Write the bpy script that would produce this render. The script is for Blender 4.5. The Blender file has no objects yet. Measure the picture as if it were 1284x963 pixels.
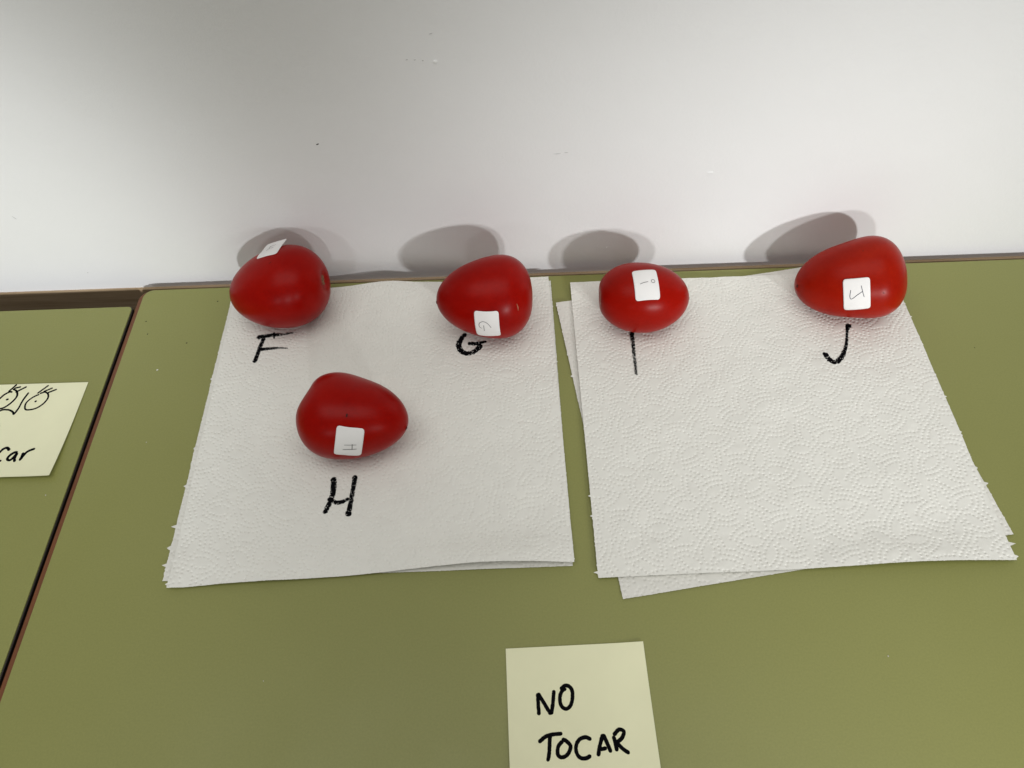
import bpy, bmesh, math, random
import numpy as np
from mathutils import Vector, Matrix
from mathutils.bvhtree import BVHTree

random.seed(7)
S = bpy.context.scene
COL = S.collection

# ------------------------------------------------------------------ camera
cd = bpy.data.cameras.new('camera')
cam = bpy.data.objects.new('camera', cd)
COL.objects.link(cam)
cd.sensor_fit = 'HORIZONTAL'
cd.sensor_width = 36.0
cd.lens = 26.4935
cd.clip_start = 0.01
cd.clip_end = 50.0
rx = Vector((0.99924, -0.01456, -0.03605))
up = Vector((0.03258, 0.8196, 0.57201))
fw = Vector((-0.02122, 0.57275, -0.81945))
m = Matrix((rx, up, -fw)).transposed().to_4x4()
m.translation = Vector((0, 0, 0.42599))
cam.matrix_world = m
S.camera = cam

# ------------------------------------------------------------------ world: even light of a white room
W = bpy.data.worlds.new('World')
S.world = W
W.use_nodes = True
bg = W.node_tree.nodes['Background']
bg.inputs[0].default_value = (1.0, 0.98, 0.945, 1)
bg.inputs[1].default_value = 0.160

# ------------------------------------------------------------------ added spots along the shadow directions; narrow cones imitate the camera holder's shadow
def spot(name, loc, target, power, size_deg, blend, radius, color):
    l = bpy.data.lights.new(name, 'SPOT')
    l.energy = power
    l.spot_size = math.radians(size_deg)
    l.spot_blend = blend
    l.shadow_soft_size = radius
    l.color = color
    o = bpy.data.objects.new(name, l)
    COL.objects.link(o)
    o.location = loc
    o.rotation_euler = (Vector(target) - Vector(loc)).to_track_quat('-Z', 'Y').to_euler()
    return o
spot('wall_pool_spot', (1.95, -3.3, 0.98), (0.46, 0.4, -0.02), 360, 16.5, 1.0, 0.09, (0.985, 0.995, 1.0))
spot('wall_pool_spot', (0.30, -0.36, 0.225), (0.13, 0.4, -0.02), 5.8, 50, 1.0, 0.022, (1.0, 0.99, 0.985))
spot('wall_pool_spot', (0.35, -3.3, 0.98), (-0.47, 0.4, 0.01), 360, 10.2, 0.9, 0.08, (0.97, 0.99, 1.0))  # added to light the lower-left patch of the wall
spot('wall_pool_spot', (-1.10, -2.9, 0.86), (-0.42, 0.4, 0.0), 40, 17, 1.0, 0.20, (0.97, 0.99, 1.0))
cl = bpy.data.lights.new('overhead_fill', 'AREA')  # unseen fill added overhead to brighten the desk and towels
cl.shape = 'RECTANGLE'
cl.size = 1.8
cl.size_y = 0.9
cl.energy = 10.6
cl.color = (1.0, 0.98, 0.94)
clo = bpy.data.objects.new('overhead_fill', cl)
COL.objects.link(clo)
clo.location = (-0.05, -0.10, 1.55)

vs = S.view_settings
vs.view_transform = 'Standard'
vs.look = 'None'
vs.exposure = 0.10
vs.gamma = 1.0
vs.use_curve_mapping = False
try:
    S.cycles.max_bounces = 8
    S.cycles.diffuse_bounces = 6
except Exception:
    pass

# ------------------------------------------------------------------ material helpers
def mat(name, color, rough=0.5, spec=0.5):
    M = bpy.data.materials.new(name)
    M.use_nodes = True
    b = M.node_tree.nodes['Principled BSDF']
    b.inputs['Base Color'].default_value = (*color, 1)
    b.inputs['Roughness'].default_value = rough
    b.inputs['Specular IOR Level'].default_value = spec
    return M, M.node_tree, b
def node(nt, typ, **kw):
    n = nt.nodes.new(typ)
    for k, v in kw.items():
        if k in n.inputs: n.inputs[k].default_value = v
        else: setattr(n, k, v)
    return n
def coords(nt, space='Object', scale=(1, 1, 1)):
    tc = node(nt, 'ShaderNodeTexCoord')
    mp = node(nt, 'ShaderNodeMapping')
    mp.inputs['Scale'].default_value = scale
    nt.links.new(tc.outputs[space], mp.inputs[0])
    return mp.outputs[0]
def noise(nt, vec, scale, detail=4, rough=0.5):
    n = node(nt, 'ShaderNodeTexNoise')
    n.inputs['Scale'].default_value = scale
    n.inputs['Detail'].default_value = detail
    n.inputs['Roughness'].default_value = rough
    nt.links.new(vec, n.inputs['Vector'])
    return n.outputs['Fac']
def ramp(nt, fac, stops):
    r = node(nt, 'ShaderNodeValToRGB')
    e = r.color_ramp.elements
    while len(e) < len(stops): e.new(0.5)
    for el, (p, c) in zip(e, stops):
        el.position = p
        el.color = (*c, 1)
    nt.links.new(fac, r.inputs[0])
    return r.outputs[0]
def bump(nt, b, h, strength, dist, prev=None):
    n = node(nt, 'ShaderNodeBump')
    n.inputs['Strength'].default_value = strength
    n.inputs['Distance'].default_value = dist
    nt.links.new(h, n.inputs['Height'])
    if prev: nt.links.new(prev, n.inputs['Normal'])
    nt.links.new(n.outputs[0], b.inputs['Normal'])
    return n.outputs[0]

# wall paint
M_WALL, nt, b = mat('white_wall_paint', (0.80, 0.795, 0.785), 0.55, 0.3)
v = coords(nt)
c = ramp(nt, noise(nt, v, 2.2, 5, 0.55), [(0.3, (0.765, 0.765, 0.762)), (0.7, (0.80, 0.80, 0.80))])
nt.links.new(c, b.inputs['Base Color'])
p1 = bump(nt, b, noise(nt, v, 26, 3), 0.25, 0.002)
bump(nt, b, noise(nt, v, 420, 4, 0.65), 0.32, 0.0005, p1)
# green laminate
def laminate(name, off):
    M, nt, b = mat(name, (0.27, 0.27, 0.095), 0.42, 0.4)
    v = coords(nt)
    a = ramp(nt, noise(nt, v, 3.1 + off, 4, 0.5), [(0.3, (0.226, 0.234, 0.070)), (0.7, (0.250, 0.257, 0.082))])
    s = ramp(nt, noise(nt, v, 900, 2, 0.6), [(0.25, (0.93, 0.93, 0.93)), (0.75, (1.05, 1.05, 1.05))])
    mx = node(nt, 'ShaderNodeMix', data_type='RGBA', blend_type='MULTIPLY')
    mx.inputs[0].default_value = 1.0
    nt.links.new(a, mx.inputs[6]); nt.links.new(s, mx.inputs[7])
    nt.links.new(mx.outputs[2], b.inputs['Base Color'])
    r = ramp(nt, noise(nt, v, 14, 5, 0.6), [(0.3, (0.32, 0.32, 0.32)), (0.75, (0.50, 0.50, 0.50))])
    nt.links.new(r, b.inputs['Roughness'])
    bump(nt, b, noise(nt, v, 1400, 2), 0.10, 0.0002)
    return M
M_LAM = laminate('olive_laminate', 0.0)
M_LAM2 = laminate('olive_laminate_worn', 0.9)
# wood edges
def wood(name, c0, c1):
    M, nt, b = mat(name, c0, 0.45, 0.4)
    v = coords(nt, scale=(60, 4, 200))
    nt.links.new(ramp(nt, noise(nt, v, 3, 5, 0.6), [(0.3, c0), (0.7, c1)]), b.inputs['Base Color'])
    return M
M_WOOD = wood('varnished_wood_edge', (0.085, 0.026, 0.008), (0.19, 0.066, 0.022))
M_DARK = wood('dark_edge_strip', (0.006, 0.004, 0.003), (0.014, 0.009, 0.006))
# tissue
def tissue(name, c):
    M, nt, b = mat(name, c, 0.95, 0.1)
    v = coords(nt)
    d = tuple(x * 0.965 for x in c)
    nt.links.new(ramp(nt, noise(nt, v, 60, 5, 0.65), [(0.3, d), (0.7, c)]), b.inputs['Base Color'])
    bump(nt, b, noise(nt, v, 2600, 3, 0.6), 0.25, 0.0002)
    return M
M_TOWEL = tissue('white_paper_towel', (0.77, 0.77, 0.72))
M_TOWEL2 = tissue('paper_towel_shaded', (0.72, 0.715, 0.665))  # same paper, colour darkened for the shade under the top sheets
# sticky notes
def notemat(name, c):
    M, nt, b = mat(name, c, 0.75, 0.25)
    v = coords(nt)
    d = tuple(x * 0.95 for x in c)
    nt.links.new(ramp(nt, noise(nt, v, 22, 4, 0.6), [(0.3, d), (0.7, c)]), b.inputs['Base Color'])
    bump(nt, b, noise(nt, v, 1800, 3), 0.12, 0.0002)
    return M
M_NOTE = notemat('pale_yellow_note_paper', (0.79, 0.79, 0.54))
M_NOTE2 = notemat('pale_lemon_note_paper', (0.79, 0.79, 0.55))
M_STICK, nt, b = mat('white_sticker_paper', (0.82, 0.81, 0.80), 0.5, 0.3)
M_INK, _, _ = mat('black_marker_ink', (0.003, 0.003, 0.004), 0.9, 0.05)
M_PEN, _, _ = mat('dark_blue_pen_ink', (0.012, 0.016, 0.045), 0.5, 0.3)
M_PENK, _, _ = mat('black_pen_ink', (0.012, 0.011, 0.012), 0.5, 0.3)
M_SPECK, _, _ = mat('dark_speck', (0.03, 0.025, 0.02), 0.8, 0.1)
M_CHIP, _, _ = mat('grey_scuff', (0.50, 0.495, 0.49), 0.8, 0.1)
M_BUMPW, _, _ = mat('white_paint_lump', (0.82, 0.82, 0.81), 0.6, 0.3)
# tomato skin
def tomato_mat(name, a, c, off):
    M, nt, b = mat(name, a, 0.40, 0.10)
    v = coords(nt)
    mp = v.node
    mp.inputs['Location'].default_value = (off, off * 0.7, -off)
    base = ramp(nt, noise(nt, v, 34, 5, 0.6), [(0.28, a), (0.72, c)])
    fine = ramp(nt, noise(nt, v, 420, 3, 0.6), [(0.2, (0.90, 0.90, 0.90)), (0.8, (1.06, 1.06, 1.06))])
    mx = node(nt, 'ShaderNodeMix', data_type='RGBA', blend_type='MULTIPLY')
    mx.inputs[0].default_value = 1.0
    nt.links.new(base, mx.inputs[6]); nt.links.new(fine, mx.inputs[7])
    nt.links.new(mx.outputs[2], b.inputs['Base Color'])
    nt.links.new(ramp(nt, noise(nt, v, 90, 4, 0.6), [(0.3, (0.28,) * 3), (0.75, (0.38,) * 3)]), b.inputs['Roughness'])
    b.inputs['Subsurface Weight'].default_value = 0.12
    b.inputs['Subsurface Radius'].default_value = (0.006, 0.0012, 0.0008)
    b.inputs['Subsurface Scale'].default_value = 0.6
    p1 = bump(nt, b, noise(nt, v, 70, 2), 0.10, 0.001)
    bump(nt, b, noise(nt, v, 900, 2), 0.05, 0.0002, p1)
    return M
M_SCAR, nt, b = mat('corky_stem_scar', (0.22, 0.10, 0.045), 0.8, 0.2)
v = coords(nt)
nt.links.new(ramp(nt, noise(nt, v, 900, 4, 0.7), [(0.35, (0.10, 0.022, 0.012)), (0.7, (0.34, 0.19, 0.10))]), b.inputs['Base Color'])
M_CREASE, _, _ = mat('pale_skin_crease', (0.36, 0.13, 0.075), 0.6, 0.2)
M_NICK, _, _ = mat('dark_skin_nick', (0.045, 0.004, 0.003), 0.6, 0.2)
M_TIP, _, _ = mat('dark_blossom_tip', (0.10, 0.006, 0.004), 0.6, 0.2)

# ------------------------------------------------------------------ mesh helpers
def link(name, me, material, parent=None, loc=None):
    o = bpy.data.objects.new(name, me)
    if material: me.materials.append(material)
    COL.objects.link(o)
    if loc is not None: o.location = loc
    if parent is not None:
        o.parent = parent
        o.matrix_parent_inverse = Matrix.Identity(4)
    return o
def tag(o, label=None, cat=None, group=None, kind=None):
    if label: o['label'] = label
    if cat: o['category'] = cat
    if group: o['group'] = group
    if kind: o['kind'] = kind
    return o
def empty(name, loc):
    o = bpy.data.objects.new(name, None)
    COL.objects.link(o)
    o.location = loc
    o.empty_display_size = 0.02
    return o
def pydata(name, V, F, smooth=True):
    me = bpy.data.meshes.new(name)
    me.from_pydata([tuple(x) for x in V], [], [tuple(f) for f in F])
    me.update()
    if smooth: me.polygons.foreach_set('use_smooth', [True] * len(me.polygons))
    return me
def gridmesh(name, V, nx, ny):
    """V: (ny*nx,3) array, row-major"""
    me = bpy.data.meshes.new(name)
    i = np.arange((ny - 1) * (nx - 1))
    r, c = i // (nx - 1), i % (nx - 1)
    a = r * nx + c
    Q = np.stack([a, a + nx, a + nx + 1, a + 1], 1).astype(np.int32)
    me.vertices.add(len(V)); me.vertices.foreach_set('co', np.asarray(V, np.float32).ravel())
    me.loops.add(Q.size); me.loops.foreach_set('vertex_index', Q.ravel())
    me.polygons.add(len(Q))
    me.polygons.foreach_set('loop_start', np.arange(0, Q.size, 4, dtype=np.int32))
    me.polygons.foreach_set('use_smooth', np.ones(len(Q), bool))
    me.update(calc_edges=True)
    return me
def prism(name, pts, z0, z1, bevel=0.0):
    """outline pts (x,y) extruded from z0 to z1, top edges bevelled"""
    bm = bmesh.new()
    vs_ = [bm.verts.new((x, y, z0)) for x, y in pts]
    f = bm.faces.new(vs_)
    if f.normal.z > 0: f.normal_flip()
    r = bmesh.ops.extrude_face_region(bm, geom=[f])
    tv = [g for g in r['geom'] if isinstance(g, bmesh.types.BMVert)]
    bmesh.ops.translate(bm, verts=tv, vec=(0, 0, z1 - z0))
    bmesh.ops.recalc_face_normals(bm, faces=bm.faces)
    if bevel:
        ed = [e for e in bm.edges if all(abs(v.co.z - z1) < 1e-7 for v in e.verts)]
        bmesh.ops.bevel(bm, geom=ed, offset=bevel, segments=3, affect='EDGES', profile=0.5)
    me = bpy.data.meshes.new(name)
    bm.to_mesh(me); bm.free()
    return me
def rounded_rect(x0, x1, y0, y1, rs, n=8):
    """corner radii rs: (x0y0, x1y0, x1y1, x0y1)"""
    P = []
    for (cx, cy, r, a0) in ((x0 + rs[0], y0 + rs[0], rs[0], 180), (x1 - rs[1], y0 + rs[1], rs[1], 270),
                            (x1 - rs[2], y1 - rs[2], rs[2], 0), (x0 + rs[3], y1 - rs[3], rs[3], 90)):
        for k in range(n + 1):
            a = math.radians(a0 + 90 * k / n)
            P.append((cx + r * math.cos(a), cy + r * math.sin(a)))
    return P
def spline(pts, step):
    P = np.array(pts, float)
    if len(P) == 2:
        n = max(2, int(np.linalg.norm(P[1] - P[0]) / step))
        return np.array([P[0] + (P[1] - P[0]) * t for t in np.linspace(0, 1, n + 1)])
    Q = np.vstack([2 * P[0] - P[1], P, 2 * P[-1] - P[-2]])
    R = []
    for i in range(1, len(Q) - 2):
        p0, p1, p2, p3 = Q[i - 1:i + 3]
        n = max(2, int(np.linalg.norm(p2 - p1) / step))
        for s in np.arange(n) / n:
            R.append(.5 * (2 * p1 + (p2 - p0) * s + (2 * p0 - 5 * p1 + 4 * p2 - p3) * s * s + (-p0 + 3 * p1 - 3 * p2 + p3) * s ** 3))
    R.append(P[-1])
    return np.array(R)
def fbm1(n, seed, scale):
    r = np.random.default_rng(seed)
    k = max(4, int(n / scale) + 3)
    c = r.normal(size=k)
    return np.interp(np.linspace(0, k - 1, n), np.arange(k), c)
def stroke_mesh(strokes, place, step, nacross, jit, seed, drop=None):
    """strokes: list of (points, widths); place(x,y)->3D point. A flat ribbon of ink following the surface."""
    V, F = [], []
    rng = np.random.default_rng(seed)
    for si, (pts, wid) in enumerate(strokes):
        C = spline(pts, step)
        n = len(C)
        T = np.gradient(C, axis=0)
        T /= np.linalg.norm(T, axis=1)[:, None] + 1e-12
        N = np.stack([-T[:, 1], T[:, 0]], 1)
        w = np.interp(np.linspace(0, 1, n), np.linspace(0, 1, len(wid)), wid) / 2
        d = np.minimum(np.arange(n), np.arange(n)[::-1]) * step
        cap = np.sqrt(np.clip(1 - (1 - np.clip(d / w, 0, 1)) ** 2, 0.04, 1))
        wl = w * cap * (1 + jit * fbm1(n, seed + si * 2, 2.2))
        wr = w * cap * (1 + jit * fbm1(n, seed + si * 2 + 1, 2.2))
        base = len(V)
        for i in range(n):
            for k in range(nacross + 1):
                t = k / nacross
                off = -wl[i] * (1 - t) + wr[i] * t
                V.append(place(*(C[i] + N[i] * off)))
        for i in range(n - 1):
            for k in range(nacross):
                if drop is not None and drop(C[i], k / (nacross - 1) if nacross > 1 else .5, i / n, rng, si): continue
                a = base + i * (nacross + 1) + k
                F.append((a, a + nacross + 1, a + nacross + 2, a + 1))
    return V, F

# ================================================================== SETTING
WALL_Y = 0.407
me = prism('wall', [(-1.6, WALL_Y), (1.6, WALL_Y), (1.6, WALL_Y + 0.12), (-1.6, WALL_Y + 0.12)], -0.74, 1.6)
wall = tag(link('wall', me, M_WALL), kind='structure')
M_FLOOR, nt, b = mat('brown_floor', (0.10, 0.06, 0.04), 0.6, 0.3)
v = coords(nt)
nt.links.new(ramp(nt, noise(nt, v, 9, 5, 0.6), [(0.3, (0.07, 0.04, 0.026)), (0.7, (0.13, 0.08, 0.05))]), b.inputs['Base Color'])
me = prism('floor', [(-1.6, -0.9), (1.6, -0.9), (1.6, WALL_Y + 0.12), (-1.6, WALL_Y + 0.12)], -0.80, -0.741)
tag(link('floor', me, M_FLOOR), kind='structure')

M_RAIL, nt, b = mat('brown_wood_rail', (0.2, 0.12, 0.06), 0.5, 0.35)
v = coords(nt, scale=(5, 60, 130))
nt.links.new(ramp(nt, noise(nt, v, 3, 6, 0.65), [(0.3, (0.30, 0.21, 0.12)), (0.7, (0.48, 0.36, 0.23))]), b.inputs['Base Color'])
me = prism('wall_rail', [(-1.5, -0.0022), (1.5, -0.0022), (1.5, 0.004), (-1.5, 0.004)], -0.10, -0.0068, 0.0007)  # rail is assumed; top raised so its brown covers shaded wall in the gap
tag(link('wall_rail', me, M_RAIL, None, (0, WALL_Y, 0)), 'assumed brown wooden rail on the wall behind the desks, just below their tops', 'rail')

# little marks on the wall paint, modelled as flakes and lumps
def blob(name, x, z, sx, sz, depth, ang, material, seed):
    rng = random.Random(seed)
    V = [(0, -depth, 0)]
    n = 10
    for k in range(n):
        a = 2 * math.pi * k / n
        r = 0.7 + 0.5 * rng.random()
        px, pz = math.cos(a) * sx * r, math.sin(a) * sz * r
        V.append((px * math.cos(ang) - pz * math.sin(ang), 0.0003, px * math.sin(ang) + pz * math.cos(ang)))
    F = [(0, 1 + (k + 1) % n, 1 + k) for k in range(n)]
    return link(name, pydata(name, V, F), material, wall, (x, WALL_Y, z))
for k_, (x, z, sx, sz, an, mt_) in enumerate([
    (-0.1307, 0.1206, 0.0018, 0.0008, 0.35, M_SPECK), (-0.0644, 0.1766, 0.0012, 0.0005, 0, M_CHIP), (-0.0598, 0.1763, 0.0010, 0.0005, 0, M_CHIP),
    (-0.0552, 0.1756, 0.0012, 0.0005, 0, M_CHIP), (-0.0480, 0.1749, 0.0022, 0.0016, 0, M_BUMPW), (-0.2320, 0.1750, 0.0009, 0.0005, 0.3, M_CHIP),
    (-0.1683, 0.2029, 0.0005, 0.0009, 0, M_CHIP), (-0.1690, 0.1959, 0.0005, 0.0010, 0, M_CHIP), (-0.2960, 0.0827, 0.0006, 0.0006, 0, M_CHIP),
    (-0.3594, 0.0690, 0.0004, 0.0034, 0.5, M_CHIP), (-0.3470, 0.0736, 0.0003, 0.0022, 0.6, M_CHIP), (-0.3604, 0.0233, 0.0010, 0.0006, 0, M_CHIP),
    (-0.3357, 0.0116, 0.0009, 0.0007, 0, M_CHIP), (-0.3292, 0.0121, 0.0007, 0.0006, 0, M_CHIP), (-0.3248, 0.0084, 0.0008, 0.0006, 0, M_CHIP),
    (-0.3722, 0.0108, 0.0008, 0.0006, 0, M_CHIP), (-0.1396, 0.0427, 0.0007, 0.0004, 0, M_SPECK), (-0.1378, 0.0402, 0.0005, 0.0004, 0, M_CHIP),
    (-0.1327, 0.0367, 0.0004, 0.0008, 0.6, M_CHIP), (-0.0893, 0.1295, 0.0004, 0.0008, 0.5, M_CHIP), (-0.0658, 0.1230, 0.0006, 0.0006, 0, M_CHIP),
    (0.0906, 0.1334, 0.0005, 0.0005, 0, M_CHIP), (0.1156, 0.1020, 0.0006, 0.0005, 0, M_CHIP),
    (0.1306, 0.1440, 0.0008, 0.0006, 0, M_CHIP), (0.1703, 0.1355, 0.0012, 0.0007, 0.6, M_CHIP), (0.1855, 0.1936, 0.0024, 0.0004, 0.15, M_CHIP),
    (0.2168, 0.0933, 0.0009, 0.0007, 0, M_CHIP), (0.0240, 0.1059, 0.0050, 0.0003, 0.05, M_CHIP), (0.0300, 0.1066, 0.0030, 0.0003, -0.1, M_CHIP),
    (0.1274, 0.0857, 0.0040, 0.0004, 0, M_BUMPW), (0.0941, 0.0443, 0.0016, 0.0014, 0, M_BUMPW), (0.2761, 0.0466, 0.0010, 0.0005, 0, M_SPECK),
    (0.2700, 0.0425, 0.0030, 0.0003, 0.5, M_CHIP), (-0.0485, 0.1919, 0.0020, 0.0003, 0.2, M_CHIP), (0.062, 0.018, 0.0012, 0.0012, 0, M_BUMPW)]):
    if k_ in (5, 6, 7, 8, 10, 11, 13, 14, 15, 16, 17, 18, 19, 20, 21, 22, 23, 24, 25, 26, 30, 31, 32): continue
    blob('paint_mark', x, z, sx, sz, 0.0004 if mt_ is not M_BUMPW else 0.0011, an, mt_, k_)


# ================================================================== DESKS
def desk(label, outline_top, outline_board, mt, me_, zt, loc):
    d = empty('school_desk', loc)
    top = [(x - loc[0], y - loc[1]) for x, y in outline_top]
    brd = [(x - loc[0], y - loc[1]) for x, y in outline_board]
    t = link('tabletop', prism('tabletop', top, -0.0008, 0.0, 0.0003), mt, d)
    bd = link('board_edge', prism('board_edge', brd, -0.026, -0.0008, 0.0006), me_, d)
    # apron frame under the board
    xs = [p[0] for p in brd]; ys = [p[1] for p in brd]
    for nm, (a, b_, c_, e) in (('frame_rail', (min(xs) + .02, max(xs) - .02, max(ys) - .05, max(ys) - .02)),
                               ('frame_rail', (min(xs) + .02, max(xs) - .02, min(ys) + .02, min(ys) + .05)),
                               ('frame_rail', (min(xs) + .02, min(xs) + .05, min(ys) + .05, max(ys) - .05)),
                               ('frame_rail', (max(xs) - .05, max(xs) - .02, min(ys) + .05, max(ys) - .05))):
        link(nm, prism(nm, [(a, c_), (b_, c_), (b_, e), (a, e)], -0.075, -0.026), M_METAL, d)
    for lx in (min(xs) + .02, max(xs) - .05):
        for ly in (min(ys) + .02, max(ys) - .05):
            link('leg', prism('leg', [(lx, ly), (lx + .03, ly), (lx + .03, ly + .03), (lx, ly + .03)], -0.741, -0.075), M_METAL, d)
    tag(d, label, 'desk', 'school desks side by side against the wall')
    return d, t
M_METAL, nt, b = mat('grey_painted_steel', (0.18, 0.18, 0.17), 0.5, 0.5)
RX0, RY1 = -0.2934, 0.3974
desk_r, top_r = desk('olive green desk against the wall carrying the tomatoes on paper towels',
    rounded_rect(RX0, 0.72, -0.10, RY1, (0.008, 0.008, 0.008, 0.0075)),
    rounded_rect(RX0 - 0.0034, 0.7224, -0.102, RY1 - 0.0004, (0.009, 0.009, 0.009, 0.0085)),
    M_LAM, M_WOOD, 0, (0.2, 0.15, 0))
LX1, LY1 = -0.2991, 0.3812
desk_l, top_l = desk('olive green desk at the left edge, set slightly away from the wall',
    rounded_rect(-1.3, LX1, -0.116, LY1, (0.008, 0.008, 0.0035, 0.008)),
    rounded_rect(-1.3 - 0.001, LX1 + 0.0008, -0.117, LY1 + 0.0006, (0.009, 0.009, 0.004, 0.009)),
    M_LAM2, M_DARK, 0, (-0.8, 0.13, 0))
def speck(parent, x, y, r, material, seed, h=0.0004):
    rng = random.Random(seed)
    px, py, _ = parent.parent.location if parent.parent else parent.location
    V = [(0, 0, h)]
    n = 7
    for k in range(n):
        a = 2 * math.pi * k / n
        q = r * (0.6 + 0.8 * rng.random())
        V.append((q * math.cos(a), q * math.sin(a), 0.00005))
    o = link('dust_speck', pydata('dust_speck', V, [(0, 1 + k, 1 + (k + 1) % n) for k in range(n)]), material, parent.parent, (x - px, y - py, 0))
    return o
for k_, (x, y, r_, mt_, par_) in enumerate([(-0.2845, 0.3658, 0.0005, M_SPECK, top_r), (-0.2800, 0.3534, 0.0005, M_SPECK, top_r), (-0.2486, 0.3438, 0.0005, M_SPECK, top_r),
    (-0.2640, 0.3200, 0.0007, M_STICK, top_r), (0.3107, 0.3157, 0.0004, M_SPECK, top_r), (-0.2339, 0.3833, 0.0005, M_SPECK, top_r),
    (-0.3115, 0.2227, 0.0004, M_CHIP, top_l), (-0.2560, 0.2600, 0.0004, M_CHIP, top_r), (0.1900, 0.1100, 0.0004, M_CHIP, top_r), (-0.1500, 0.1050, 0.0003, M_CHIP, top_r)]):
    speck(par_, x, y, r_, mt_, k_)


# ================================================================== PAPER TOWELS
def flower_dots():
    """one rectangular repeat (mm) of the embossed petal pattern: dots along leaf outlines and lines running round them"""
    P = 43.0
    cell = (P, P * math.sqrt(3))
    def leaves(cx, cy, rot):
        L = []
        for k in range(5):
            a = rot + k * 2 * math.pi / 5
            t = np.linspace(0.07, 1, 60)
            r = 4.2 + 13.6 * t
            wd = 10.2 * t ** 0.62 * (1 - t) ** 0.85
            bend = 1.9 * np.sin(math.pi * t * 0.5) ** 2
            for s in (1, -1):
                x = r; y = s * wd + bend
                if s < 0: x = x[::-1]; y = y[::-1]
                L.append(np.stack([cx + x * math.cos(a) - y * math.sin(a), cy + x * math.sin(a) + y * math.cos(a)], 1))
        return L
    centers = []
    for i in range(-2, 4):
        for j in range(-2, 3):
            centers.append((i * P, j * cell[1], 0.35))
            centers.append((i * P + P / 2, j * cell[1] + cell[1] / 2, 0.35 + 0.7))
    def inside(pt):
        r = np.zeros(len(pt), bool)
        for cx, cy, rot in centers:
            for k in range(5):
                a = rot + k * 2 * math.pi / 5
                dx, dy = pt[:, 0] - cx, pt[:, 1] - cy
                x = dx * math.cos(a) + dy * math.sin(a); y = -dx * math.sin(a) + dy * math.cos(a)
                tt = (x - 4.2) / 13.6
                tc = np.clip(tt, 0, 1)
                r |= (tt > 0) & (tt < 1) & (abs(y - 1.9 * np.sin(math.pi * tc * 0.5) ** 2) < 10.2 * tc ** 0.62 * (1 - tc) ** 0.85)
            r |= (pt[:, 0] - cx) ** 2 + (pt[:, 1] - cy) ** 2 < 6.0 ** 2
        return r
    outl = []
    for c in centers: outl += leaves(*c)
    allp = np.vstack(outl)
    inb = lambda q, m=3: (q[:, 0] > -m) & (q[:, 0] < cell[0] + m) & (q[:, 1] > -m) & (q[:, 1] < cell[1] + m)
    cand = []
    def walk(curve, sp):
        d = np.concatenate([[0], np.cumsum(np.linalg.norm(np.diff(curve, axis=0), axis=1))])
        n = int(d[-1] / sp)
        if n < 1: return curve[:0]
        s = np.linspace(0, d[-1], n + 1)
        return np.stack([np.interp(s, d, curve[:, 0]), np.interp(s, d, curve[:, 1])], 1)
    for c in outl: cand.append(walk(c, 2.4))
    for off in (3.1, 6.4):
        for c in outl:
            T = np.gradient(c, axis=0); T /= np.linalg.norm(T, axis=1)[:, None]
            for sg in (1, -1):
                o = c + sg * off * np.stack([-T[:, 1], T[:, 0]], 1)
                o = walk(o, 2.4)
                if len(o) == 0: continue
                o = o[inb(o)]
                if len(o) == 0: continue
                dm = np.sqrt(((o[:, None] - allp[None]) ** 2).sum(2)).min(1)
                cand.append(o[(dm > off - 0.22) & ~inside(o)])
    for (cx, cy, rot) in centers:
        g = [(i * 2.0, j * 2.0) for i in (-1.5, -.5, .5, 1.5) for j in (-1.5, -.5, .5, 1.5) if abs(i) + abs(j) < 3]
        cand.insert(0, np.array([(cx + x * math.cos(rot) - y * math.sin(rot), cy + x * math.sin(rot) + y * math.cos(rot)) for x, y in g]))
    C = np.vstack(cand); C = C[inb(C)]
    keep = []
    for q in C:
        if keep:
            K = np.array(keep)
            if ((K - q) ** 2).sum(1).min() < 2.05 ** 2: continue
        keep.append(q)
    K = np.array(keep)
    K = K[(K[:, 0] >= 0) & (K[:, 0] < cell[0]) & (K[:, 1] >= 0) & (K[:, 1] < cell[1])]
    return K, cell
DOTS, CELL = flower_dots()

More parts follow.
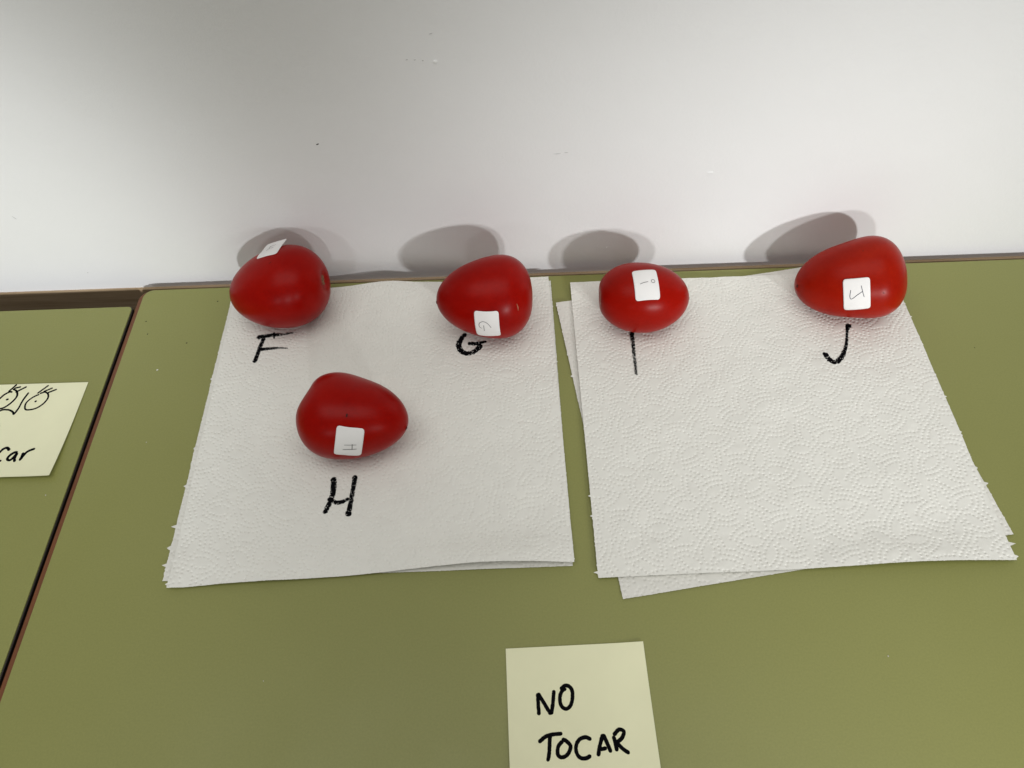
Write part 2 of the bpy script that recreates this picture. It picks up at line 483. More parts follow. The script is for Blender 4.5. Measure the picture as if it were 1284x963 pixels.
class Sheet:
    def __init__(s, name, TL, TR, BL, base, res, material, seed, rot, raises=(), pulls=(), depth=0.00056, tufts=(), label='', soft=()):
        s.TL = np.array(TL); s.U = np.array(TR) - s.TL; s.Vv = np.array(BL) - s.TL
        s.w = np.linalg.norm(s.U); s.h = np.linalg.norm(s.Vv)
        s.inv = np.linalg.inv(np.stack([s.U, s.Vv], 1))
        s.base = base; s.raises = raises
        nx, ny = int(s.w / res), int(s.h / res)
        s.nx, s.ny = nx, ny
        rng = np.random.default_rng(seed)
        u = np.linspace(0, 1, nx); v = np.linspace(0, 1, ny)
        U, V = np.meshgrid(u, v)
        X = s.TL[0] + U * s.U[0] + V * s.Vv[0]; Y = s.TL[1] + U * s.U[1] + V * s.Vv[1]
        # emboss
        E = np.zeros((ny, nx))
        ca, sa = math.cos(rot), math.sin(rot)
        mw, mh = s.w * 1000, s.h * 1000
        R = 420
        pts = []
        for i in range(-int(R / CELL[0]), int(R / CELL[0]) + 1):
            for j in range(-int(R / CELL[1]), int(R / CELL[1]) + 1):
                pts.append(DOTS + np.array([i * CELL[0], j * CELL[1]]))
        P = np.vstack(pts)
        P = np.stack([P[:, 0] * ca - P[:, 1] * sa + rng.uniform(0, 30), P[:, 0] * sa + P[:, 1] * ca + rng.uniform(0, 30)], 1)
        P = P[(P[:, 0] > 0.8) & (P[:, 0] < mw - 0.8) & (P[:, 1] > 0.8) & (P[:, 1] < mh - 0.8)]
        P += rng.normal(size=P.shape) * 0.10
        px = mw / (nx - 1); py = mh / (ny - 1)
        amp = rng.uniform(0.65, 1.15, len(P))
        # emboss is stretched flat in places
        for (sx, sy, sr, sf) in soft:
            q = np.exp(-((P[:, 0] - sx) ** 2 + (P[:, 1] - sy) ** 2) / sr ** 2)
            amp *= 1 - sf * q
        ci = np.round(P[:, 0] / px).astype(int); ri = np.round(P[:, 1] / py).astype(int)
        k = 4
        for dj in range(-k, k + 1):
            for di in range(-k, k + 1):
                c = ci + di; r = ri + dj
                ok = (c >= 0) & (c < nx) & (r >= 0) & (r < ny)
                d2 = (c * px - P[:, 0]) ** 2 + (r * py - P[:, 1]) ** 2
                np.add.at(E, (r[ok], c[ok]), (amp * np.exp(-d2 / (2 * 0.38 ** 2)))[ok])
        E = -depth * np.clip(E, 0, 1.25)
        s.E = E
        # pillowy low relief between the dots + gentle cockle of the sheet
        def val(nxk, nyk, sd):
            r = np.random.default_rng(sd).normal(size=(nyk + 3, nxk + 3))
            gx = np.linspace(0, nxk, nx); gy = np.linspace(0, nyk, ny)
            ix = gx.astype(int); iy = gy.astype(int); fx = gx - ix; fy = gy - iy
            fx = fx * fx * (3 - 2 * fx); fy = fy * fy * (3 - 2 * fy)
            a = r[np.ix_(iy, ix)] * (1 - fx) + r[np.ix_(iy, ix + 1)] * fx
            b_ = r[np.ix_(iy + 1, ix)] * (1 - fx) + r[np.ix_(iy + 1, ix + 1)] * fx
            return a * (1 - fy)[:, None] + b_ * fy[:, None]
        Z = s.base + E + 0.00005 * val(70, 70, seed + 1) + 0.00014 * val(16, 16, seed + 2) + 0.00020 * val(5, 5, seed + 3)
        for rr in raises: Z = Z + rr(X, Y, U, V)
        Z = np.maximum(Z, 0.0002)
        s.Z = Z
        # ragged perforated side edges, slightly uneven cut edges
        jl = 0.00008 * rng.normal(size=ny); jr = 0.00008 * rng.normal(size=ny)
        jt = 0.00006 * rng.normal(size=nx); jb = 0.00006 * rng.normal(size=nx)
        un = s.U / s.w; vn = s.Vv / s.h
        for row, t in ((jl, 0), (jr, 1)):
            for q in rng.integers(5, ny - 5, 22): row[q:q + rng.integers(1, 4)] += rng.uniform(0.0001, 0.0004) * (1 if t else -1)
        DX = np.zeros((ny, nx)); DY = np.zeros((ny, nx))
        DX[:, 0] += jl; DX[:, -1] += jr
        DY[0] += jt; DY[-1] += jb
        for (side, t, ln, wd) in tufts:
            c = int(t * ny)
            wdn = max(1, int(wd / py))
            for q in range(-wdn, wdn + 1):
                if 0 <= c + q < ny:
                    DX[c + q, 0 if side == 'L' else -1] += (-1 if side == 'L' else 1) * ln * 0.001 * (1 - abs(q) / (wdn + 1))
        for pf in pulls: DY += pf(U, V)
        Xf = X + DX * un[0] + DY * vn[0]; Yf = Y + DX * un[1] + DY * vn[1]
        o = s.TL + 0.5 * s.U + 0.5 * s.Vv
        s.origin = (float(o[0]), float(o[1]), 0.0)
        co = np.stack([Xf - o[0], Yf - o[1], Z], 2).reshape(-1, 3)
        s.ob = link(name, gridmesh(name, co, nx, ny), material, None, s.origin)
        tag(s.ob, label, 'paper towel', 'sheets of paper towel under the tomatoes')
    def z(s, x, y):
        u, v = s.inv @ (np.array([x, y]) - s.TL)
        fx = min(max(u, 0), 0.99999) * (s.nx - 1); fy = min(max(v, 0), 0.99999) * (s.ny - 1)
        i, j = int(fx), int(fy); a, b_ = fx - i, fy - j
        Z = s.Z
        return (Z[j, i] * (1 - a) + Z[j, i + 1] * a) * (1 - b_) + (Z[j + 1, i] * (1 - a) + Z[j + 1, i + 1] * a) * b_
    def e(s, x, y):
        u, v = s.inv @ (np.array([x, y]) - s.TL)
        return s.E[int(min(max(v, 0), 1) * (s.ny - 1)), int(min(max(u, 0), 1) * (s.nx - 1))]

g = lambda x, c, w: np.exp(-((x - c) / w) ** 2)
# left pair
th = 0.0245
cL = np.array([-0.2211, 0.3890]); ux = np.array([math.cos(th), math.sin(th)]); vy = np.array([math.sin(th), -math.cos(th)])
under_l = Sheet('paper_towel', cL + (-0.0022) * ux + 0.0000 * vy, cL + 0.2408 * ux + 0.0034 * vy, cL - 0.0046 * ux + 0.2260 * vy, 0.00095, 0.00058, M_TOWEL2, 11, 0.3,
    tufts=[('L', 0.845, 3.2, 1.0), ('L', 0.905, 2.4, 1.2), ('L', 0.955, 2.8, 0.8), ('L', 0.72, 1.6, 0.9), ('L', 0.6, 1.0, 1.0), ('L', 0.35, 1.2, .8)],
    label='under sheet of the left paper towel pair, peeking out along its left edge')
top_l_sheet = Sheet('paper_towel', cL, cL + 0.2393 * ux, cL + 0.2300 * vy, 0.0021, 0.00041, M_TOWEL, 12, 0.12,
    raises=[lambda X, Y, U, V: 0.0055 * g(U, 0.82, 0.20) * g(V, 1.0, 0.085),
            lambda X, Y, U, V: 0.0016 * g(U, 0.22, 0.16) * g(V, 1.0, 0.10),
            lambda X, Y, U, V: 0.0045 * g(U, 0.49, 0.11) * g(V, 0.0, 0.13),
            lambda X, Y, U, V: 0.0015 * g(U, 0.0, 0.03) * g(V, 1.0, 0.05)],
    pulls=[lambda U, V: -0.0034 * g(U, 0.74, 0.27) * np.clip((V - 0.9) / 0.1, 0, 1), lambda U, V: 0.0012 * g(U, 0.0, 0.1) * np.clip((V - 0.9) / 0.1, 0, 1)],
    tufts=[('L', 0.93, 1.6, 1.0), ('L', 0.99, 1.5, 0.8), ('L', 0.13, 1.2, 0.8), ('R', 0.35, 1.4, 0.8)],
    soft=[(140, 170, 60, 0.35), (100, 60, 40, 0.3)],
    label='top sheet of the left paper towel pair, marked F, G and H')
# right pair
under_r = Sheet('paper_towel', (0.0226, 0.3692), (0.2552, 0.4018), (0.0502, 0.1448), 0.00095, 0.00058, M_TOWEL2, 21, 1.1,
    tufts=[('L', 0.60, 2.0, 0.8), ('L', 0.66, 2.6, 1.0), ('L', 0.73, 2.0, 0.8), ('L', 0.30, 1.4, 0.8), ('L', 0.78, 1.2, 0.8), ('R', 0.85, 2.2, 0.8), ('R', 0.80, 1.0, 0.8)],
    raises=[lambda X, Y, U, V: 0.0010 * g(U, 0.85, 0.15) * g(V, 0.0, 0.1)],
    label='skewed under sheet of the right paper towel pair, its corners sticking out')
top_r_sheet = Sheet('paper_towel', (0.0342, 0.3868), (0.2742, 0.3898), (0.0370, 0.1572), 0.0022, 0.00041, M_TOWEL, 22, 0.62, depth=0.00060,
    raises=[lambda X, Y, U, V: 0.0030 * g(U, 0.74, 0.24) * g(V, 1.0, 0.07),
            lambda X, Y, U, V: 0.0012 * g(U, 0.25, 0.2) * g(V, 1.0, 0.08),
            lambda X, Y, U, V: 0.0012 * g(U, 0.1, 0.2) * g(V, 0.0, 0.06)],
    pulls=[lambda U, V: -0.0014 * g(U, 0.80, 0.20) * np.clip((V - 0.9) / 0.1, 0, 1)],
    tufts=[('L', 0.77, 1.6, 0.6), ('L', 0.83, 1.4, 0.8), ('L', 0.985, 2.6, 0.8), ('R', 0.955, 3.8, 1.0), ('R', 0.99, 1.6, 1.0), ('R', 0.5, 1.4, 0.8), ('R', 0.2, 1.2, 0.8), ('R', 0.62, 1.0, 0.6)],
    label='top sheet of the right paper towel pair, marked I and J')

# marker letters on the towels
LET = {
 'F': (top_l_sheet, [([(-196.6, 344.8), (-190.4, 345.6), (-184.4, 346.4), (-178.4, 346.8), (-169.8, 347.9)], (3.0, 2.8, 2.4, 1.8, 1.0)),
        ([(-190.7, 344.1), (-192.0, 337.2), (-192.9, 329.0), (-193.9, 321.7)], (2.6, 2.4, 2.5, 2.6)),
        ([(-193.6, 333.2), (-187.1, 333.7), (-178.8, 334.3), (-171.5, 333.7)], (2.4, 2.2, 1.5, 0.8)),
        ([(-184.2, 348.9), (-183.4, 343.0)], (1.4, 1.2))]),
 'G': (top_l_sheet, [([(-43.5, 342.0), (-47.0, 336.8), (-48.5, 331.6), (-46.8, 326.6), (-43.1, 324.1), (-38.4, 324.8), (-34.6, 328.0), (-32.6, 332.0)], (2.6, 3.0, 3.2, 3.2, 3.0, 2.8, 3.0, 3.4)),
        ([(-42.1, 332.8), (-35.6, 332.4), (-28.5, 334.2)], (2.6, 2.4, 1.3))]),
 'H': (top_l_sheet, [([(-125.7, 228.3), (-124.8, 216.8), (-126.4, 209.0), (-128.6, 202.8)], (3.2, 2.9, 2.6, 2.4)),
        ([(-112.0, 229.2), (-112.4, 217.8), (-113.0, 207.3), (-113.6, 200.6)], (2.7, 2.3, 2.4, 3.0)),
        ([(-127.8, 213.2), (-120.5, 210.1), (-114.0, 212.8)], (2.0, 2.4, 1.6))]),
 'I': (top_r_sheet, [([(75.3, 340.0), (75.0, 322.4), (74.8, 311.2), (74.7, 300.0)], (2.8, 2.2, 1.9, 1.9))]),
 'J': (top_r_sheet, [([(230.0, 338.5), (227.4, 334.4), (225.1, 327.1), (222.3, 319.1), (217.5, 310.6), (211.9, 305.6), (208.2, 308.1), (205.8, 314.5)], (3.6, 1.5, 1.6, 1.9, 2.4, 2.9, 2.9, 2.9))]),
}
for kx, (ch, (sh, st)) in enumerate(LET.items()):
    ox, oy, _ = sh.origin
    def place(x, y, sh=sh, ox=ox, oy=oy):
        x *= 0.001; y *= 0.001
        return (x - ox, y - oy, sh.z(x, y) + 0.00016)
    def drop(c, t, s, rng, si, sh=sh, ch=ch):
        e = sh.e(c[0] * 0.001, c[1] * 0.001)
        edge = abs(t - 0.5) * 2
        pr = 0.01 + 0.10 * edge ** 2
        if e < -0.0002: pr += 0.10
        if ch == 'I': pr += 0.42 * s * (0.4 + edge)
        if ch == 'F' and s > 0.6 and si != 1: pr += 0.25
        return rng.random() < pr
    V, F = stroke_mesh([(a_, tuple(1.25 * w_ for w_ in b_)) for a_, b_ in st], place, 0.35, 7, 0.10, 40 + kx, drop)
    link('marker_letter', pydata('marker_letter', V, F, False), M_INK, sh.ob)['label'] = 'black marker letter ' + ch

# ================================================================== STICKY NOTES
def sticky(label, x0, y0, th, material, curl, strokes, width, seed):
    ca, sa = math.cos(th), math.sin(th)
    Sz = 0.076
    n = 40
    def h(u, v):   # u right, v down, 0..1
        return 0.0004 + curl(u, v) + 0.0007 * (abs(2 * u - 1) ** 6) * v
    V = []
    for j in range(n + 1):
        for i in range(n + 1):
            u, v_ = i / n, j / n
            V.append((u * Sz, -v_ * Sz, h(u, v_)))
    o = link('sticky_note', gridmesh('sticky_note', np.array(V), n + 1, n + 1), material, None, (x0, y0, 0))
    o.rotation_euler = (0, 0, th)
    tag(o, label, 'sticky note')
    def place(x, y):
        dx, dy = x * 0.001 - x0, y * 0.001 - y0
        lx, ly = ca * dx + sa * dy, -sa * dx + ca * dy
        return (lx, ly, h(min(max(lx / Sz, 0), 1), min(max(-ly / Sz, 0), 1)) + 0.00008)
    V, F = stroke_mesh([(s_, tuple(1.2 * q_ for q_ in w_)) for s_, w_ in strokes], place, 0.3, 2, 0.05, seed)
    link('handwriting', pydata('handwriting', V, F, False), M_INK, o)
    return o
A = [[(0.1, 84.0), (-0.1, 89.6), (-0.2, 95.3)], [(-0.2, 95.3), (3.3, 89.5), (6.5, 84.2)], [(6.5, 84.2), (7.6, 89.4), (8.6, 96.6)], [(11.8, 96.7), (15.0, 98.7), (17.9, 96.9), (18.2, 92.4), (16.8, 88.4), (14.3, 86.9), (11.9, 88.9), (11.6, 93.0), (13.1, 96.2), (15.3, 97.0)],
     [(-0.7, 70.9), (4.4, 74.1), (12.0, 75.0)], [(5.5, 74.5), (4.8, 66.8), (4.1, 63.1), (3.1, 62.4)], [(11.4, 72.4), (13.9, 71.2), (15.8, 68.5), (13.9, 64.8), (10.6, 63.7), (9.0, 65.6), (9.6, 69.0), (12.2, 71.6)],
     [(26.8, 71.7), (23.6, 72.9), (20.1, 71.5), (18.4, 67.7), (19.7, 63.9), (22.9, 62.9), (26.1, 64.3)], [(29.5, 63.7), (31.0, 69.3), (32.9, 74.3)], [(32.9, 74.3), (34.6, 70.0), (36.3, 65.3)], [(30.6, 66.9), (34.4, 67.6)],
     [(39.4, 65.8), (38.8, 69.9), (38.1, 73.4)], [(38.1, 73.4), (41.3, 76.2), (43.7, 75.2), (42.5, 72.2), (39.2, 69.8)], [(39.6, 69.9), (42.2, 67.2), (45.7, 64.7)]]
note_a = sticky('yellow sticky note reading NO TOCAR at the front edge of the picture', -0.0171, 0.1189, 0.0254, M_NOTE,
    lambda u, v: 0.0022 * v ** 3 + 0.0007 * np.exp(-((1 - u) / 0.12) ** 2 - (v / 0.15) ** 2), [(s_, (1.75, 1.65, 1.7)) for s_ in A], 1.7, 71)
B = [[(-337.4, 303.2), (-335.6, 298.7), (-337.1, 293.9), (-340.7, 290.2), (-345.1, 288.9), (-348.4, 289.5), (-349.8, 293.9), (-348.2, 297.7), (-345.1, 300.5), (-342.7, 301.7)], [(-344.6, 302.5), (-338.7, 309.5)], [(-342.9, 302.4), (-339.2, 303.5), (-336.4, 301.5)], [(-340.9, 303.8), (-335.0, 307.0)], [(-337.6, 302.7), (-331.6, 305.7)], [(-344.2, 295.5), (-342.6, 296.2)],
     [(-351.1, 303.7), (-352.9, 296.9), (-353.5, 290.7), (-355.0, 285.2)], [(-354.9, 285.0), (-356.4, 287.4), (-359.9, 289.3), (-364.1, 289.6), (-366.2, 288.7), (-370.6, 287.5)], [(-360.2, 305.5), (-358.5, 301.0), (-360.0, 296.2), (-363.4, 292.0), (-366.9, 290.5), (-370.3, 290.8), (-372.9, 293.3), (-371.7, 296.7), (-370.2, 299.0), (-368.1, 302.4), (-364.9, 304.7), (-363.0, 304.2)],
     [(-366.1, 304.8), (-362.2, 311.1)], [(-363.0, 307.6), (-358.4, 308.8)], [(-360.9, 304.1), (-354.3, 308.8)], [(-363.7, 307.2), (-360.1, 305.3)], [(-365.4, 297.9), (-363.4, 298.6)], [(-362.2, 276.3), (-361.1, 275.9)],
     [(-346.5, 255.8), (-348.7, 258.1), (-351.1, 257.3), (-352.9, 253.8), (-353.2, 249.4), (-350.6, 247.6), (-348.5, 248.2)], [(-340.2, 254.2), (-342.2, 254.3), (-344.5, 252.2), (-345.2, 249.4), (-343.0, 248.2), (-341.3, 250.9), (-340.3, 254.1)], [(-340.3, 254.1), (-340.4, 249.4), (-339.1, 246.7)],
     [(-336.2, 254.1), (-336.1, 250.6), (-336.2, 247.5)], [(-336.1, 248.5), (-335.5, 251.0), (-333.7, 254.7), (-329.4, 257.0)], [(-358.5, 254.0), (-359.6, 249.6), (-356.5, 247.8), (-355.7, 251.7), (-358.5, 254.0)], [(-367.0, 259.6), (-364.3, 249.8), (-361.8, 248.4)], [(-368.6, 255.7), (-364.2, 256.4)]]
wB = [(1.1, 1.0, 1.0)] * 5 + [(1.3, 1.3)] + [(1.2, 1.1, 1.2)] * 7 + [(1.3, 1.3), (1.5, 1.5)] + [(1.7, 1.5, 1.6)] * 8
note_b = sticky('pale yellow sticky note with drawn eyes at the left edge of the picture', -0.3870, 0.3113, -0.0036, M_NOTE2,
    lambda u, v: 0.0028 * v ** 3, list(zip(B, wB)), 1.2, 72)

# ================================================================== TOMATOES
TOM = {'F': [-0.17495, 0.36698, 3.17382, -0.16504, 0.03646, 0.02876, 0.17149, 0.01319, 0.00735, 0.02503, -0.00888, 0.02239, -0.00051, 0.00725, 0.00283, 0.00892, 0.00233, 0.00927, -0.00117],
    'G': [-0.02689, 0.35002, 3.31159, 0.12719, 0.0348, 0.02811, 0.19805, 0.0711, -0.00088, 0.00372, -0.00144, 0.00456, -0.01782, -0.00829, 0.0084, 0.00527, 0.01495, -0.01024, -0.00394],
    'I': [0.08227, 0.34981, -0.04848, -0.0241, 0.03218, 0.02451, 0.07636, -0.02555, -0.0076, -0.01674, -0.01256, 0.01647, 0.00321, 0.00797, 0.00259, -0.00828, 0.01093, 0.00209, -0.00086],
    'J': [0.22955, 0.35867, 3.17257, -0.14927, 0.03891, 0.02748, 0.17692, 0.10159, 0.01298, -0.02027, 0.00404, 0.0192, -0.02373, -0.02865, 0.01975, 0.00882, 0.02868, -0.01821, -0.00755],
    'H': [-0.11137, 0.25715, -0.27055, 0.01267, 0.03626, 0.02647, 0.20583, 0.03074, -0.02233, 0.05949, -0.00598, 0.03768, 0.0197, 0.0083, 0.02334, -0.04742, 0.01664, -0.00675, -0.00451]}
NU, NV = 112, 80
def tomato_points(q, dim, nub, flat):
    th_ = np.linspace(0.0, math.pi, NV); ph_ = np.linspace(0, 2 * math.pi, NU, endpoint=False)
    TH, PH = np.meshgrid(th_[1:-1], ph_, indexing='ij')
    D = np.stack([np.cos(TH).ravel(), (np.sin(TH) * np.cos(PH)).ravel(), (np.sin(TH) * np.sin(PH)).ravel()], 1)
    D = np.vstack([D, [[1, 0, 0], [-1, 0, 0]]])
    x, y, z = D.T
    cx, cy, az, el, a, b_, sk = q[:7]
    co = np.array(q[7:])
    Bs = np.stack([x ** 3 - .6 * x, y * z, x * y, x * z, y * y - z * z, (5 * x * x - 1) * y, (5 * x * x - 1) * z, x * y * z, x * (y * y - z * z), y ** 3 - 3 * y * z * z, 3 * y * y * z - z ** 3, 35 * x ** 4 - 30 * x ** 2 + 3], 1)
    rad = 1 / np.sqrt((x / a) ** 2 + (y * y + z * z) / b_ ** 2)
    # stem dimple with faint shoulder lobes, blossom nub
    lob = 0.006 * np.clip(-x, 0, 1) ** 6 * np.cos(5 * np.arctan2(z, y) + 1.0)
    mlt = 1 + Bs @ co + lob * (1 - x * x) ** 0.5 - dim * np.exp(-(1 + x) / 0.016) + nub * np.exp(-(1 - x) / 0.0022)
    Pt = D * (rad * mlt)[:, None]
    t = Pt[:, 0] / a
    Pt = Pt * np.stack([np.ones_like(t), 1 - sk * t, 1 - sk * t], 1)
    ca, sa, ce, se = math.cos(az), math.sin(az), math.cos(el), math.sin(el)
    ax = np.array([ca * ce, sa * ce, se]); ay = np.array([-sa, ca, 0]); aw = np.cross(ax, ay)
    Q = Pt[:, :1] * ax + Pt[:, 1:2] * ay + Pt[:, 2:] * aw
    if flat is not None:
        Q = flat(Q, ax, ay, aw)
    Q[:, 2] -= Q[:, 2].min()
    # soft contact patch
    zz = Q[:, 2]
    Q[:, 2] = np.where(zz < 0.0012, 0.0005 + zz * zz / (2 * 0.0012) * 0.9, zz)
    return Q, ax
def tomato_faces():
    F = []
    R = NV - 2
    for r in range(R - 1):
        for c in range(NU):
            F.append((r * NU + c, (r + 1) * NU + c, (r + 1) * NU + (c + 1) % NU, r * NU + (c + 1) % NU))
    tip, stem = R * NU, R * NU + 1
    for c in range(NU):
        F.append((tip, c, (c + 1) % NU))
        F.append((stem, (R - 1) * NU + (c + 1) % NU, (R - 1) * NU + c))
    return F
TF = tomato_faces()
def make_tomato(key, sheet, label, colA, colB, off, dim, nub, flat=None, scar=True, tipmark=True):
    q = TOM[key]
    Q, ax = tomato_points(q, dim, nub, flat)
    base = np.array([q[0], q[1], 0.0])
    me = pydata('tomato', Q, TF)
    zt = sheet.base - 0.0008
    o = link('tomato', me, tomato_mat('tomato_skin_' + key.lower(), colA, colB, off), None, (q[0], q[1], zt))
    tag(o, label, 'tomato', 'labelled tomatoes on the paper towels')
    bvh = BVHTree.FromPolygons([Vector(p_) for p_ in Q], TF)
    axv = Vector(ax)
    ctr = Vector((0, 0, float(Q[:, 2].max()) * 0.5))
    if scar:
        disc(o, bvh, ctr, -axv, 0.0034, M_SCAR, 'stem_scar', 5)
    if tipmark:
        disc(o, bvh, ctr, axv, 0.0011, M_TIP, 'blossom_scar', 6)
    return o, bvh
def disc(parent, bvh, ctr, d, r, material, name, seed):
    hit, n, _, _ = bvh.ray_cast(ctr + d * 0.12, -d)
    if hit is None: return
    rng = random.Random(seed)
    t1 = d.orthogonal().normalized(); t2 = d.cross(t1)
    V, F = [], []
    rings, seg = 5, 16
    jr = [0.75 + 0.5 * rng.random() for _ in range(seg)]
    for i in range(rings + 1):
        for k in range(seg):
            a = 2 * math.pi * k / seg
            rr = r * i / rings * (1 if i < rings - 1 else jr[k])
            s = ctr + t1 * (rr * math.cos(a)) + t2 * (rr * math.sin(a)) + d * 0.12
            h, nn, _, _ = bvh.ray_cast(s, -d)
            if h is None: h, nn = hit, n
            V.append(h + nn * (0.00022 if i < rings else -0.0001) + nn * 0.00012 * rng.random())
    for i in range(rings):
        for k in range(seg):
            a, b_ = i * seg + k, i * seg + (k + 1) % seg
            F.append((a, b_, b_ + seg, a + seg))
    return link(name, pydata(name, V, F), material, parent)
def skin_mark(tom, bvh, pts, w, material, name='skin_mark'):
    """small nick or crease lying on the skin; pts in the tomato's own coordinates (m), widths in mm"""
    C = spline(pts, 0.0003)
    V, F = [], []
    rng = random.Random(int(abs(pts[0][0]) * 1e6))
    n_ = len(C)
    for i in range(n_):
        p_ = Vector(C[i]); q_ = Vector(C[min(i + 1, n_ - 1)]) - Vector(C[max(i - 1, 0)])
        loc, nor, _, _ = bvh.find_nearest(p_)
        side = q_.cross(nor).normalized()
        ww = float(np.interp(i / (n_ - 1), np.linspace(0, 1, len(w)), w)) * 0.0005
        cap = math.sqrt(max(0.06, 1 - (2 * i / (n_ - 1) - 1) ** 4))
        for s_ in (-1, 0, 1):
            l2, n2, _, _ = bvh.find_nearest(loc + side * (s_ * ww * cap * (0.8 + 0.4 * rng.random())))
            V.append(l2 + n2 * 0.00014)
    for i in range(n_ - 1):
        for k in (0, 1):
            a = i * 3 + k
            F.append((a, a + 1, a + 4, a + 3))
    return link(name, pydata(name, V, F), material, tom)
def sticker(tom, bvh, w, h, strokes, pen, pose, stiff=0.0):
    """rounded white paper label wrapped on the skin: pose = (centre, right, up, normal) in the tomato's coordinates;
    strokes in label coordinates (0..1 right, 0..1 down)"""
    c, vx_, vy_, n = (Vector(q_) for q_ in pose)
    n.normalize(); vx_ = (vx_ - n * vx_.dot(n)).normalized(); vy_ = n.cross(vx_)
    def surf(u, v):  # label coords in metres from centre
        s = c + vx_ * u + vy_ * v
        hgt = -0.02
        h_, nn, _, _ = bvh.ray_cast(s + n * 0.02, -n)
        if h_ is not None: hgt = (h_ - s).dot(n)
        flatz = -(u * u + v * v) / (2 * (0.030 if not stiff else stiff))
        return s + n * (max(hgt, flatz) + 0.00035)
    rr = 0.0019
    N_ = 15
    V, F = [], []
    def rc(u, v):   # square grid -> rounded rectangle
        x, y = u * w / 2, v * h / 2
        dx, dy = abs(x) - (w / 2 - rr), abs(y) - (h / 2 - rr)
        if dx > 0 and dy > 0:
            l = math.hypot(dx, dy); mx_ = max(dx, dy)
            k = mx_ / l if l > 0 else 1
            x = math.copysign(w / 2 - rr + dx * k, x); y = math.copysign(h / 2 - rr + dy * k, y)
        return x, y
    def grid_t(k):
        # denser near the rounded corners
        t = k / (N_ - 1) * 2 - 1
        return math.copysign(1 - (1 - abs(t)) ** 1.35, t)
    for j in range(N_):
        for i in range(N_):
            x, y = rc(grid_t(i), grid_t(j))
            V.append(surf(x, y))
    for j in range(N_ - 1):
        for i in range(N_ - 1):
            a = j * N_ + i
            F.append((a, a + 1, a + N_ + 1, a + N_))
    st = link('sticker', pydata('sticker', V, F), M_STICK, tom)
    me = st.data
    sol = st.modifiers.new('thickness', 'SOLIDIFY'); sol.thickness = 0.00018; sol.offset = 0
    def place_mm(x, y):
        return surf(x / 1000, y / 1000) + n * 0.00022
    S_ = [([((a - 0.5) * w * 1000, (0.5 - b_) * h * 1000) for a, b_ in s_], (wd, wd)) for s_, wd in strokes]
    V, F = stroke_mesh(S_, place_mm, 0.25, 1, 0.05, 91)
    link('handwriting', pydata('handwriting', V, F, False), pen, st)
    return st

def dent_h(Q, ax, ay, aw):
    c = np.array([-0.0295, 0.0105, 0.0385])
    zmin = Q[:, 2].min()
    d2 = ((Q - np.array([c[0], c[1], c[2] + zmin])) ** 2).sum(1)
    k = 0.0030 * np.exp(-d2 / 0.0085 ** 2)
    dirn = -(Q - np.array([0, 0, Q[:, 2].mean()]))
    dirn /= np.linalg.norm(dirn, axis=1)[:, None]
    return Q + dirn * k[:, None]
RED_D = (0.245, 0.0016, 0.0004); RED_D2 = (0.320, 0.0040, 0.0008)
RED_B = (0.260, 0.0050, 0.0008); RED_B2 = (0.33, 0.0115, 0.0018)
tF, bF = make_tomato('F', top_l_sheet, 'dark red tomato beside the letter F with a sticker standing off its top', RED_D, RED_D2, 0.1, 0.10, 0.01)
tG, bG = make_tomato('G', top_l_sheet, 'red tomato above the letter G, pointed end to the left', RED_D, RED_D2, 0.3, 0.06, 0.006)
tH, bH = make_tomato('H', top_l_sheet, 'dark red tomato above the letter H, alone in the middle of the towel', RED_D, RED_D2, 0.5, 0.10, 0.02, flat=dent_h)
tI, bI = make_tomato('I', top_r_sheet, 'small oval tomato above the letter I, the smallest of the five', RED_D2, RED_B, 0.7, 0.09, 0.008)
tJ, bJ = make_tomato('J', top_r_sheet, 'bright red tomato above the letter J, the rightmost', RED_B, RED_B2, 0.9, 0.05, 0.02)
SW, SH = 0.0165, 0.0220
c8 = [(0.78 + 0.075 * math.cos(a), 0.43 + 0.055 * math.sin(a)) for a in np.linspace(0, 2 * math.pi, 9)]
sticker(tJ, bJ, SW, SH, [([(.28, .33), (.24, .53), (.30, .62), (.52, .50), (.72, .40)], 0.36), ([(.67, .22), (.72, .42), (.77, .59)], 0.33)], M_PEN,
    ((-0.00734, -0.02368, 0.03653), (0.9367, -0.1872, 0.2958), (-0.1527, 0.5419, 0.8264), (-0.3151, -0.8193, 0.479)))
sticker(tI, bI, SW, SH, [([(.23, .50), (.40, .46), (.58, .44)], 0.30), (c8, 0.28)], M_PENK,
    ((-0.00104, -0.00803, 0.04719), (0.998, 0.0621, -0.0136), (-0.0549, 0.9496, 0.3087), (0.0321, -0.3074, 0.951)))
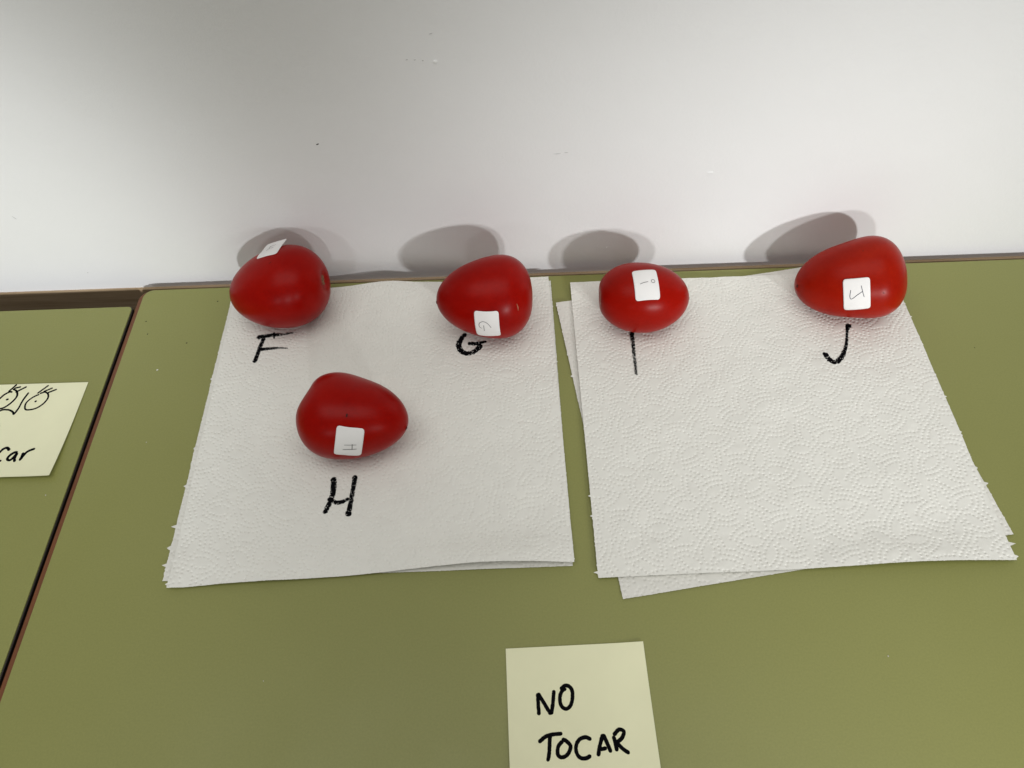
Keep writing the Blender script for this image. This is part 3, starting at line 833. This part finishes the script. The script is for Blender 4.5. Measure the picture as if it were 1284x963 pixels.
sticker(tG, bG, SW, SH, [([(.28, .60), (.18, .54), (.19, .40), (.35, .33), (.53, .40), (.66, .57)], 0.30), ([(.36, .47), (.36, .72)], 0.30)], M_PENK,
    ((0.00079, -0.02781, 0.03303), (0.9946, -0.0943, 0.0426), (-0.0278, 0.1525, 0.9879), (-0.0997, -0.9838, 0.1491)))
sticker(tH, bH, SW, SH, [([(.33, .56), (.78, .52)], 0.28), ([(.30, .74), (.81, .68)], 0.34), ([(.62, .50), (.64, .72)], 0.34)], M_PENK,
    ((0.002, -0.02415, 0.03435), (0.9619, 0.0196, -0.2727), (0.2494, 0.3453, 0.9047), (0.1119, -0.9383, 0.3273)))
sticker(tF, bF, SW, SH, [([(.35, .30), (.35, .65)], 0.36), ([(.35, .32), (.62, .30)], 0.36), ([(.35, .48), (.58, .46)], 0.36)], M_PENK,
    (Vector((-0.1761, 0.3822, 0.0533)) - Vector((tF.location.x, tF.location.y, 0.00085)), (0.9269, 0.0088, 0.3753), (0.1422, 0.9170, -0.3727), (-0.3000, 0.3050, 0.9040)), stiff=0.25)
skin_mark(tI, bI, [(-0.0306, -0.0030, 0.0345), (-0.0308, -0.0062, 0.0295), (-0.0298, -0.0092, 0.0240)], (0.4, 0.8, 0.5), M_CREASE)
skin_mark(tG, bG, [(0.02104, -0.01886, 0.04422), (0.02185, -0.02015, 0.0416), (0.02192, -0.0214, 0.03937)], (0.3, 0.8, 0.3), M_CREASE)
skin_mark(tH, bH, [(0.00257, -0.01187, 0.04853), (0.00228, -0.01384, 0.04752)], (1.1, 0.9), M_NICK)
skin_mark(tF, bF, [(0.0029, -0.00207, 0.0573), (0.00079, -0.00363, 0.0567)], (0.5, 0.3), M_NICK)
skin_mark(tJ, bJ, [(0.00833, -0.02566, 0.03977), (0.00931, -0.0258, 0.03957)], (0.6, 0.5), M_NICK)
skin_mark(tJ, bJ, [(-0.00299, 0.00007, 0.05336), (-0.00196, -0.00002, 0.05369)], (0.5, 0.4), M_NICK)
skin_mark(tI, bI, [(-0.01881, -0.02031, 0.02275), (-0.01808, -0.0207, 0.02266)], (0.5, 0.5), M_CREASE)
